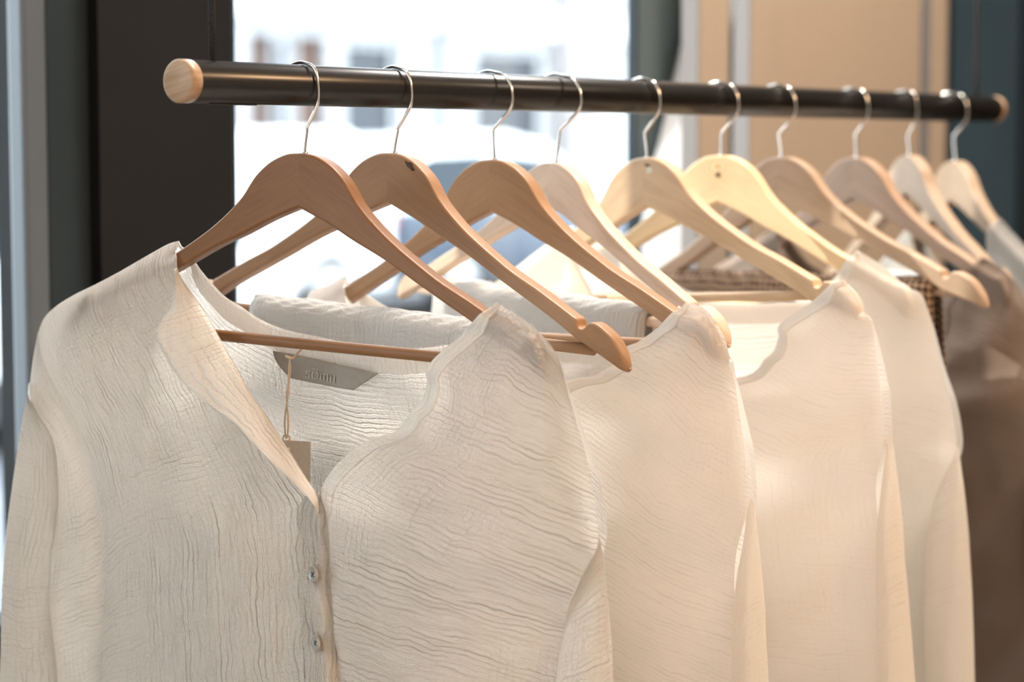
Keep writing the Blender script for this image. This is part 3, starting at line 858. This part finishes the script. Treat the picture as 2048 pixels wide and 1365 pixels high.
def blouse_curves():
    K = {}
    K['ridge_l'] = C(RIDGE_L, 70); K['ridge_r'] = C(RIDGE_R, 60)
    K['front_l'] = C(FOLD_L + PLACK, 200)
    K['free_l'] = C(FREE_L, 150); K['fold_l'] = C(FOLD_L[2:], 150)
    K['side_l'] = C(SIDE_L, 200); K['seam_l'] = C(SEAM_L, 200)
    K['edge_r'] = C(EDGE_R + UNDER_R, 220); K['side_r'] = C(SIDE_R, 220)
    K['neck'] = C(BACKNECK, 90)
    K['placket'] = C([(634, 986, .037), (641, 1026, .038)] + PLACK, 110)
    K['neck_r'] = C(EDGE_R, 140)
    return K
KC1 = blouse_curves()

def line(a, b, n): return a[None] + (b - a)[None] * np.linspace(0, 1, n)[:, None]

def make_blouse(k, label, mats, group=None, seed=0, full=True, wide=0.0, cat='blouse'):
    """mats: front, back, facing"""
    root = empty('blouse', matrix=frame_matrix(k))
    tag(root, label, cat, group)
    fm, bmat, cm = mats
    Xk, _, _, dwk, _, sxk, syk, _, _ = HANG[k]
    _, _, _, dw1, _, sx1, sy1, _, _ = HANG[1]
    def fit(S, front=False):          # from the first hanger's proportions to this one's
        S = np.array(S, float)
        if front and k == 3:          # a higher neckline
            S[..., 2] += .032 * np.clip((-.17 - S[..., 2]) / .06, 0, 1)
        if k in (8, 10): S[..., 0] *= .62
        S[..., 1] *= 1 / sx1
        if k in SPREAD:
            a0, a1, b0, b1_ = SPREAD[k]
            u = S[..., 1]
            u2 = np.where(u < 0, -np.interp(-u, a0, a1), np.interp(u, b0, b1_))
            tl = np.vstack([TOP, [(.1735, -.1530), (.196, -.1592), (.2157, -.1845)]])
            tw = lambda q: np.interp(np.abs(q), tl[:, 0], tl[:, 1])
            w0 = -.0455 + (S[..., 2] - dw1 + .0455) / sy1
            S[..., 2] += (tw(u2) - tw(u)) * sy1 * np.exp(-np.clip(tw(u) - w0, 0, 9) / .12)
            S[..., 1] = u2
        S[..., 1] *= sxk
        S[..., 2] = dwk - .0455 + (S[..., 2] - dw1 + .0455) / sy1 * syk
        return S
    tb = catmull(np.vstack([TOP, [(.1735, -.1530), (.190, -.1560), (.196, -.1592), (.204, -.165), (.2115, -.1745), (.2157, -.1845)]]), 300)
    bb = catmull(BOT, 300)
    def clear(S, sign):               # keep the cloth outside the wooden arms
        S = S.copy()
        v = np.abs(S[..., 1]) / sxk
        v = np.where(v > .178, .178 + (v - .178) / SHRINK[k], v)
        wt = dwk - .0455 + (np.interp(v, tb[:, 0], tb[:, 1]) + .0455) * syk
        wbm = dwk - .0455 + (np.interp(v, bb[:, 0], bb[:, 1]) + .0455) * syk
        beyond = np.clip((.2157 + .012 - v) / .022, 0, 1)
        top = S[0]
        lim = np.where((v[0] < .2157) & (wt[0] - top[:, 2] < .005), wt[0] + .0022, -9)
        S[0, :, 2] = np.maximum(top[:, 2], lim)
        need = np.where(S[..., 2] > wt, .0094 * np.sqrt(np.clip(1 - ((S[..., 2] - wt) / .0022) ** 2, 0, 1)), .0094)
        need = np.where(S[..., 2] < wbm, .0094 * np.exp(-(wbm - S[..., 2]) / .05), need) * beyond
        x = S[..., 0] * sign
        x[1:] = np.maximum(x[1:], need[1:])
        S[..., 0] = x * sign
        return S
    if k == 5:
        KN = KC1['neck'].copy(); KN[:, 2] += .009 * np.clip((.135 - np.abs(KN[:, 1] + .02)) / .06, 0, 1)
    else: KN = KC1['neck']
    KC = {n_: fit(KN if n_ == 'neck' else c_, n_ in ('edge_r', 'neck_r', 'placket', 'front_l', 'fold_l', 'free_l')) for n_, c_ in KC1.items()}
    # --- front, image left
    S = coons(KC['ridge_l'], line(KC['front_l'][-1], KC['side_l'][-1], 70), KC['front_l'], KC['side_l'],
              lambda s, t: .014 * np.sin(math.pi * s) * np.sin(math.pi * np.clip(t * 1.6, 0, 1)) ** .8)
    ss = np.linspace(0, 1, S.shape[1])[None]; tt = np.linspace(0, 1, S.shape[0])[:, None]
    env = np.sin(math.pi * np.clip(ss * 1.0, 0, 1)) ** .7 * np.clip(tt * 6, 0, 1)
    S[..., 0] += wav(S, .0030, 10 + seed) * env
    S[..., 0] += wav(S, .0007, 40 + seed, 45, 22) * np.clip(tt * 12, 0, 1) * np.clip((1 - ss) * 8, 0, 1)
    P = coons(line(KC['side_l'][0], KC['seam_l'][0] + [0, .0004, 0], 30), line(KC['side_l'][-1], KC['seam_l'][-1], 30), KC['side_l'], KC['seam_l'],
              lambda s, t: -.010 * np.sin(math.pi * s) * np.clip(t * 3, 0, 1))
    full_l = np.concatenate([S, P[:, 1:]], 1)
    full_l = clear(full_l, -1)
    grid_obj('front_panel', full_l[:, ::-1], fm[0], root, (seed * .37, 0))
    # --- front, image right
    S = coons(KC['ridge_r'], line(KC['edge_r'][-1], KC['side_r'][-1], 60), KC['edge_r'], KC['side_r'],
              lambda s, t: .020 * np.sin(math.pi * np.clip(s, 0, 1)) * np.sin(math.pi * np.clip(t * 1.4, 0, 1)) ** .8)
    ss = np.linspace(0, 1, S.shape[1])[None]; tt = np.linspace(0, 1, S.shape[0])[:, None]
    env = np.sin(math.pi * ss) ** .7 * np.clip(tt * 5, 0, 1)
    S[..., 0] += wav(S, .0034, 20 + seed) * env
    # drape folds fanning from the buttoned front down to the armhole
    S[..., 0] -= .0022 * env * np.sin((ss * 1.3 + tt * 6.0) * 2 * math.pi * 1.1 + seed)
    S[..., 0] += wav(S, .0007, 60 + seed, 45, 22) * np.clip(tt * 12, 0, 1)
    S = clear(S, -1)
    FR = S
    grid_obj('front_panel', S, fm[1], root, (.5 + seed * .21, 0))
    # --- back
    lt = KC['ridge_l'][::-1]; rt = KC['ridge_r']
    top = np.vstack([lt, KC['neck'][1:], rt[1:]])
    seam_r = KC['side_r'].copy()
    seam_r[:, 0] += np.clip(np.linspace(0, 6, len(seam_r)), 0, 1) * .012
    left = catmull(KC['seam_l'], 150); right = catmull(seam_r[::4], 150)
    S = coons(top, line(left[-1], right[-1], len(top)), left, right)
    ss = np.linspace(0, 1, S.shape[1])[None]; tt = np.linspace(0, 1, S.shape[0])[:, None]
    S[..., 0] += .020 * np.sin(math.pi * ss) * np.clip(tt * 3, 0, 1)
    S[..., 0] += wav(S, .0035, 30 + seed) * np.clip(tt * 6, 0, 1) * np.sin(math.pi * ss) ** .5
    S = clear(S, 1)
    BK = S
    grid_obj('back_panel', S, bmat, root, (seed * .11, .3))
    # inner facing along the back neck
    nk = KC['neck']; i0 = len(lt)
    cols = slice(len(lt) - 1, len(lt) + len(nk) - 1)
    strip = []
    for f in np.linspace(0, 1, 7):
        # walk down the back panel rows by about 17 mm
        row = []
        for j in range(cols.start, cols.stop):
            colp = BK[:, j]
            d = np.r_[0, np.cumsum(np.linalg.norm(np.diff(colp, axis=0), axis=1))]
            q = np.array([np.interp(.017 * f, d, colp[:, c]) for c in range(3)])
            q[0] -= .0012 * math.sin(math.pi * min(1, f * .9 + .1)) + .0004
            row.append(q)
        strip.append(row)
    grid_obj('neck_facing', np.array(strip), cm, root, (0, 0))
    # --- lapel turned out on the left, raised neck band on the right
    fold, free = KC['fold_l'], KC['free_l']
    rows = []
    for f in np.linspace(0, 1, 16):
        p = fold * (1 - f) + free * f
        p[:, 0] -= .0030 * math.sin(math.pi * f) + .0012
        p[:, 0] -= .0016 * math.sin(f * math.pi * .5) * np.sin(np.linspace(0, 9, len(p)) + seed) * np.sin(np.linspace(0, math.pi, len(p)))
        rows.append(p)
    lap = np.array(rows).transpose(1, 0, 2)
    lo = grid_obj('lapel', lap, cm, root, (0, 0), thick=.0007)
    # band: offset from the neck edge into the panel
    nb = 12
    e = FR[:, 0]
    n_e = int(len(e) * length(KC['neck_r']) / length(KC['edge_r']))
    band = []
    for i in range(n_e):
        rowp = FR[i]
        d = np.r_[0, np.cumsum(np.linalg.norm(np.diff(rowp, axis=0), axis=1))]
        wd = .012 * min(1, .25 + i / 12)
        rr = []
        for f in np.linspace(0, 1, nb):
            q = np.array([np.interp(wd * f, d, rowp[:, c]) for c in range(3)])
            q[0] -= .0006 * (1 - f) + .0004 + .0007 * math.sin(i * .35 + seed) * (1 - f)
            rr.append(q)
        band.append(rr)
    grid_obj('neck_band', np.array(band), cm, root, (.2, .1), thick=.0005)
    # --- button placket
    pl = KC['placket']
    rows = []
    wd = np.interp(np.linspace(0, 1, len(pl)), [0, .03, .10, 1], [.006, .0160, .0185, .0190])
    for f in np.linspace(-.26, 1, 20):
        p = pl.copy()
        p[:, 1] += wd * f
        p[:, 0] -= .0020 * (1 if f < .98 else .2) - .0075 * (max(0, -f) / .26) ** 1.6
        p[:, 0] -= .0006 * np.sin(np.linspace(0, 40, len(p)))
        rows.append(p)
    grid_obj('placket', np.array(rows).transpose(1, 0, 2)[:, ::-1], fm[0], root, (.9, 0), thick=.0008)
    # --- sleeves
    def sleeve(out, inn, dep, dx, sd, bulge):
        o_ = fit(catmull([at(B, x, y, dx) for x, y in out], 130)); i_ = fit(catmull([at(B, x, y, dx) for x, y in inn], 130))
        n = 40; rows = []
        for r in range(130):
            c = (o_[r] + i_[r]) / 2; a = (o_[r] - i_[r]) / 2
            g = min(1, .25 + r / 48)
            ring = []
            for q in range(n):
                t = 2 * math.pi * q / n
                wob = 1 + .08 * math.sin(3 * t + sd + r * .03) * g + .05 * math.sin(5 * t - r * .06)
                pt = c + a * math.cos(t)
                pt = pt + np.array([-dep * g * math.sin(t) * wob, 0, 0])
                ring.append(pt)
            ring.append(ring[0])
            rows.append(ring)
        R = np.array(rows)
        R[..., 0] += wav(R, .0012, 70 + sd, 40, 14)
        return R
    grid_obj('sleeve', sleeve(SLO_L, SLI_L, .018, .002, seed, 0), fm[0], root, (.1, .2))
    grid_obj('sleeve', sleeve(SLO_R, SLI_R, .015, -.001, seed + 3, 0)[:, ::-1], fm[1], root, (.6, .2))
    return root, FR, BK

CREAM = (0.93, 0.88, 0.815)
def blouse_mats(col, trans, off, strength=1.05, tcol=None):
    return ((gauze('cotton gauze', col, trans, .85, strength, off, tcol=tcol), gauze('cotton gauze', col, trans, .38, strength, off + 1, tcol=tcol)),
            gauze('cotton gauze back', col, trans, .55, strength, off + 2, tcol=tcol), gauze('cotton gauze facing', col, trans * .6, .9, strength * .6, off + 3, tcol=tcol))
bl1, FR1, BK1 = make_blouse(1, 'cream cotton gauze blouse with shell buttons and grey neck label, first on the rail', blouse_mats(CREAM, .58, 0, 1.35), 'cream blouses on the rail', 0)
make_blouse(3, 'cream gauze blouse second along the rail, directly behind the buttoned one', blouse_mats(CREAM, .58, 5, .5), 'cream blouses on the rail', 1)
make_blouse(5, 'cream gauze blouse third along the rail, on the hanger with the pale plug', blouse_mats(CREAM, .58, 9, .45), 'cream blouses on the rail', 2)
make_blouse(6, 'white gauze blouse fourth along the rail, on the yellowish knotted hanger', blouse_mats((.90, .87, .82), .52, 13, .4), 'cream blouses on the rail', 3)
make_blouse(8, 'taupe brown gauze blouse at the right edge of the rail', blouse_mats((.31, .235, .185), .25, 17, .5), None, 4)
make_blouse(10, 'greige gauze garment on the farthest hanger', blouse_mats((.45, .41, .36), .25, 21, .5), None, 5, cat='garment')

# ---- label, letters, buttons of the first blouse
def on_back(px, py, lift):
    """on the inside of the first blouse's back"""
    P = BK1[20:, :, :]
    o, nn, eu, ew = frame_of(1)
    best = at(1, px, py, -.02)
    for _ in range(4):
        d2 = (P[..., 1] - best[1]) ** 2 + (P[..., 2] - best[2]) ** 2
        i = np.unravel_index(np.argmin(d2), d2.shape)
        best = at(1, px, py, -P[i][0] + lift)
    return best
def label():
    # the ribbon: long top edge, slanting ends
    topc = [(546, 702), (600, 712), (660, 726), (710, 737), (756, 748)]
    botc = [(582, 757), (610, 763), (640, 769), (675, 776), (707, 781)]
    dn = max(-on_back(px, py, 0)[0] for px, py in topc + botc)
    lift = .0022
    T = catmull([at(1, px, py, dn + lift) for px, py in topc], 30)
    Bt = catmull([at(1, px, py, dn + lift) for px, py in botc], 30)
    rows = []
    for f in np.linspace(0, 1, 12):
        p = T * (1 - f) + Bt * f
        # the left end is bowed
        p[:, 1] += (.0035 * math.sin(math.pi * f)) * np.linspace(1, 0, 30) ** 2
        rows.append(p)
    o = grid_obj('brand_label', np.array(rows), M['label'], bl1, thick=.0006)
    o['label'] = 'grey ribbon label with pale lettering'
    # lettering s ö m n, serif strokes drawn on the ribbon plane
    O = at(1, 610, 755, dn + lift + .0009); Xe = at(1, 673, 765.5, dn + lift + .0009) - O
    L = np.linalg.norm(Xe); ex = Xe / L; ez = np.array([0, 0, 1.0]); ez = ez - ex * (ez @ ex); ez /= np.linalg.norm(ez)
    H = L * .185                          # x height
    def stroke(V, F, pts, w):
        c = catmull(pts, 22) if len(pts) > 2 else np.array([np.array(pts[0]) * (1 - t) + np.array(pts[1]) * t for t in np.linspace(0, 1, 4)])
        t = np.gradient(c, axis=0); t /= np.linalg.norm(t, axis=1)[:, None] + 1e-9
        nrm = np.stack([-t[:, 1], t[:, 0]], 1)
        W = np.broadcast_to(np.asarray(w, float), (2,))
        ws = np.abs(t[:, 1]) * W[1] + np.abs(t[:, 0]) * W[0]          # thick stems, thin horizontals
        b = len(V)
        for i in range(len(c)):
            for s in (-1, 1):
                q = c[i] + nrm[i] * s * ws[i] / 2
                V.append(O + ex * q[0] * H * 1.58 + ez * q[1] * H)
        for i in range(len(c) - 1):
            F.append((b + 2 * i, b + 2 * i + 1, b + 2 * i + 3, b + 2 * i + 2))
    TH, TK = .08, .15
    def letter(name, strokes):
        V, F = [], []
        for pts, w in strokes: stroke(V, F, pts, w)
        V2 = [v + np.array([.0003, 0, 0]) for v in V]
        n = len(V)
        F2 = F + [tuple(i + n for i in f[::-1]) for f in F]
        mesh_obj('letter', V + V2, F2, M['letter'], o, False)
    x = 0.0
    letter('s', [([(.50, .80), (.46, .94), (.28, .99), (.12, .90), (.10, .74), (.24, .58), (.42, .44), (.50, .26), (.40, .08), (.24, .01), (.08, .08), (.04, .24)], (.11, .15)),
                 ([(.50, 1.0), (.50, .74)], (.05, .05)), ([(.04, 0), (.04, .26)], (.05, .05))])
    x = .72
    circ = [(x + .36 + .34 * math.cos(t), .5 + .49 * math.sin(t)) for t in np.linspace(0, 2 * math.pi, 15)]
    dots = [([(x + .36 + a - .10, 1.36), (x + .36 + a + .10, 1.36)], (.20, .20)) for a in (-.2, .2)]
    letter('o', [(circ, (TH, TK))] + dots)
    def arch(x0):
        return [([(x0, .70), (x0 + .10, .90), (x0 + .26, .97), (x0 + .36, .88), (x0 + .38, .66), (x0 + .38, 0)], (TH, TK)),
                ([(x0 + .25, 0), (x0 + .51, 0)], (.07, .07))]
    x = 1.68
    stem = lambda x0: [([(x0, 0), (x0, .97)], (TK, TK)), ([(x0 - .13, 0), (x0 + .13, 0)], (.07, .07)), ([(x0 - .15, .93), (x0, .96)], (.08, .08))]
    letter('m', stem(x) + arch(x) + arch(x + .38))
    x = 2.78
    letter('n', stem(x) + arch(x))
label()

def button(px, py, yaw):
    p = at(1, px, py, .047)
    V, UVs = [], []
    prof = [(.0, .0008), (.0003, .0030), (-.0004, .0040), (-.0009, .0050), (-.0006, .0056), (.0004, .0058), (.0012, .0052), (.0012, .0003)]
    n = 32
    root = empty('b'); bpy.data.objects.remove(root)
    for x, r in prof:
        for q in range(n):
            t = 2 * math.pi * q / n
            V.append((x, r * math.cos(t), r * math.sin(t)))
    F = grid_faces(len(prof), n, True) + [tuple(range(n))]
    b = mesh_obj('button', V, F, M['button'], bl1)
    b.location = p; b.rotation_euler = (0, 0, yaw)
    b['label'] = 'smoky grey shell button'
    for (y, z) in ((.0012, .0012), (-.0012, .0012), (.0012, -.0012), (-.0012, -.0012)):
        V, F, _ = tube([(-.0003, y, z), (.0004, y, z)], .00055, 8)
        mesh_obj('hole', V, F, M['button_dark'], b)
button(625.5, 1150, -.36); button(631, 1287, -.52); button(640, 1440, -.2); button(650, 1600, -.2)

# ---- swing tag
def swing_tag():
    d0 = .002
    root = empty('hang_tag', matrix=frame_matrix(1))
    tag(root, 'small beige card tag on a string inside the first blouse', 'tag')
    bar = at(1, 604, 693, 0)
    k1 = at(1, 580, 716, d0); ringc = at(1, 572.5, 878, d0)
    loop = [at(1, 586, 715, d0 - .0005), at(1, 593, 709, d0 - .002), at(1, 604, 697, -.008), at(1, 611, 687, -.013), at(1, 617, 677, -.019)]
    V, F, UV = tube(catmull([k1] + loop, 50), .00062, 8)
    mesh_obj('string', V, F, M['string'], root)
    for a in (-1, 1):
        P = [k1, at(1, 579 + a * 1.5, 745, d0), at(1, 574.5 - a * 1.2, 790, d0), at(1, 573 + a * 3.4, 840, d0), at(1, 573 + a * 2.5, 868, d0), ringc]
        V, F, UV = tube(catmull(P, 60), .00058, 8)
        mesh_obj('string', V, F, M['string'], root)
    V, F, UV = tube(catmull([k1 + [0, .0030, .0008], k1 + [-.002, .001, .001], k1 + [-.001, -.002, 0], k1 + [.001, -.0036, .0006]], 24), .0011, 8)
    mesh_obj('knot', V, F, M['string'], root)
    t = np.linspace(0, 2 * math.pi, 40)
    V, F, UV = tube([ringc + [.0004 * math.sin(3 * a), .0029 * math.cos(a), .0026 * math.sin(a)] for a in t], .00055, 8, False)
    mesh_obj('ring', V, F, M['string'], root)
    c = [at(1, 566, 881, d0), at(1, 621, 884, d0), at(1, 619, 1010, d0), at(1, 563, 1006, d0)]
    off = np.array([.0005, 0, 0])
    mesh_obj('card', [*[p - off for p in c], *[p + off for p in c]], [(0, 1, 2, 3), (7, 6, 5, 4), (0, 4, 5, 1), (1, 5, 6, 2), (2, 6, 7, 3), (3, 7, 4, 0)], M['card'], root, False)
    p = at(1, 577, 899, d0 + .001)
    V, F, UV = tube([p + [-.0004, 0, 0], p + [.0006, 0, 0]], .0013, 12)
    mesh_obj('eyelet', V, F, M['plug'], root)
swing_tag()

# ================================================================== GARMENTS FOLDED OVER THE BARS
def folded(k, u0, u1, label, mat, r=.0085, drop=.52, back=.50, seed=0, puff=.010, cat='trousers', skew=0.0, layers=2):
    X, yaw, roll, dw, uu, sx, sy, pit, b = HANG[k]
    wb_ = dw - .0455 + (BARW + .0455) * sy + BARUP.get(k, 0)
    root = empty('folded_trousers', matrix=frame_matrix(k))
    tag(root, label, cat, 'garments folded over hanger bars')
    for ly in range(layers):
        rr = r + .0042 * ly
        nu = 110
        path = []
        for z in np.linspace(-drop + ly * .01, -.02, 60): path.append((-rr - puff * min(1, -z * 5), z))
        for t in np.linspace(0, math.pi, 26): path.append((-rr * math.cos(t), rr * math.sin(t) * .95))
        for z in np.linspace(-.02, -back, 60): path.append((rr + puff * min(1, -z * 5), z))
        S = np.zeros((len(path), nu, 3))
        us = np.linspace(u1, u0, nu)
        for i, (x, z) in enumerate(path):
            inset = .0022 * (layers - 1 - ly)
            S[i, :, 0] = x
            S[i, :, 1] = us * (1 - inset * 4) + skew * z
            S[i, :, 2] = wb_ + BARTILT.get(k, 0) * us + z + .0006 * np.sin(us * 300 + i)
        rs = np.random.default_rng(seed * 7 + ly)
        hang = np.clip((wb_ + .01 - S[..., 2]) * 8, 0, 1)
        S[..., 0] += wav(S, .004, seed + 5 * ly, 14, 3) * hang
        S[..., 2] += wav(S, .0010, seed + 5 * ly + 2, 25, 3)
        # rounded ends
        e = np.clip(np.minimum(np.arange(nu), nu - 1 - np.arange(nu)) / 5.0, 0, 1)
        S[..., 0] *= (.45 + .55 * np.sqrt(1 - (1 - e) ** 2))[None]
        grid_obj('outer_leg' if ly else 'inner_leg', S, mat, root, (seed * .3, ly * .1), thick=.0008)
    return root
WHITE = (0.90, 0.87, 0.83)
folded(2, -.130, .1300, 'white gauze trousers folded over the bar of the hanger with bark knot', gauze('white gauze', WHITE, .38, .8, .9, 31), seed=1)
folded(4, -.125, .150, 'white gauze trousers folded over the bar of the pale fourth hanger', gauze('white gauze', WHITE, .38, .8, .8, 33), seed=2)
folded(7, -.165, .155, 'brown checked waffle trousers folded over a hanger bar', checked('brown check'), seed=3)
folded(9, -.140, .140, 'white cotton trousers folded over the edge-on hanger near the far end', gauze('white cotton', WHITE, .3, .5, .3, 37), seed=4)
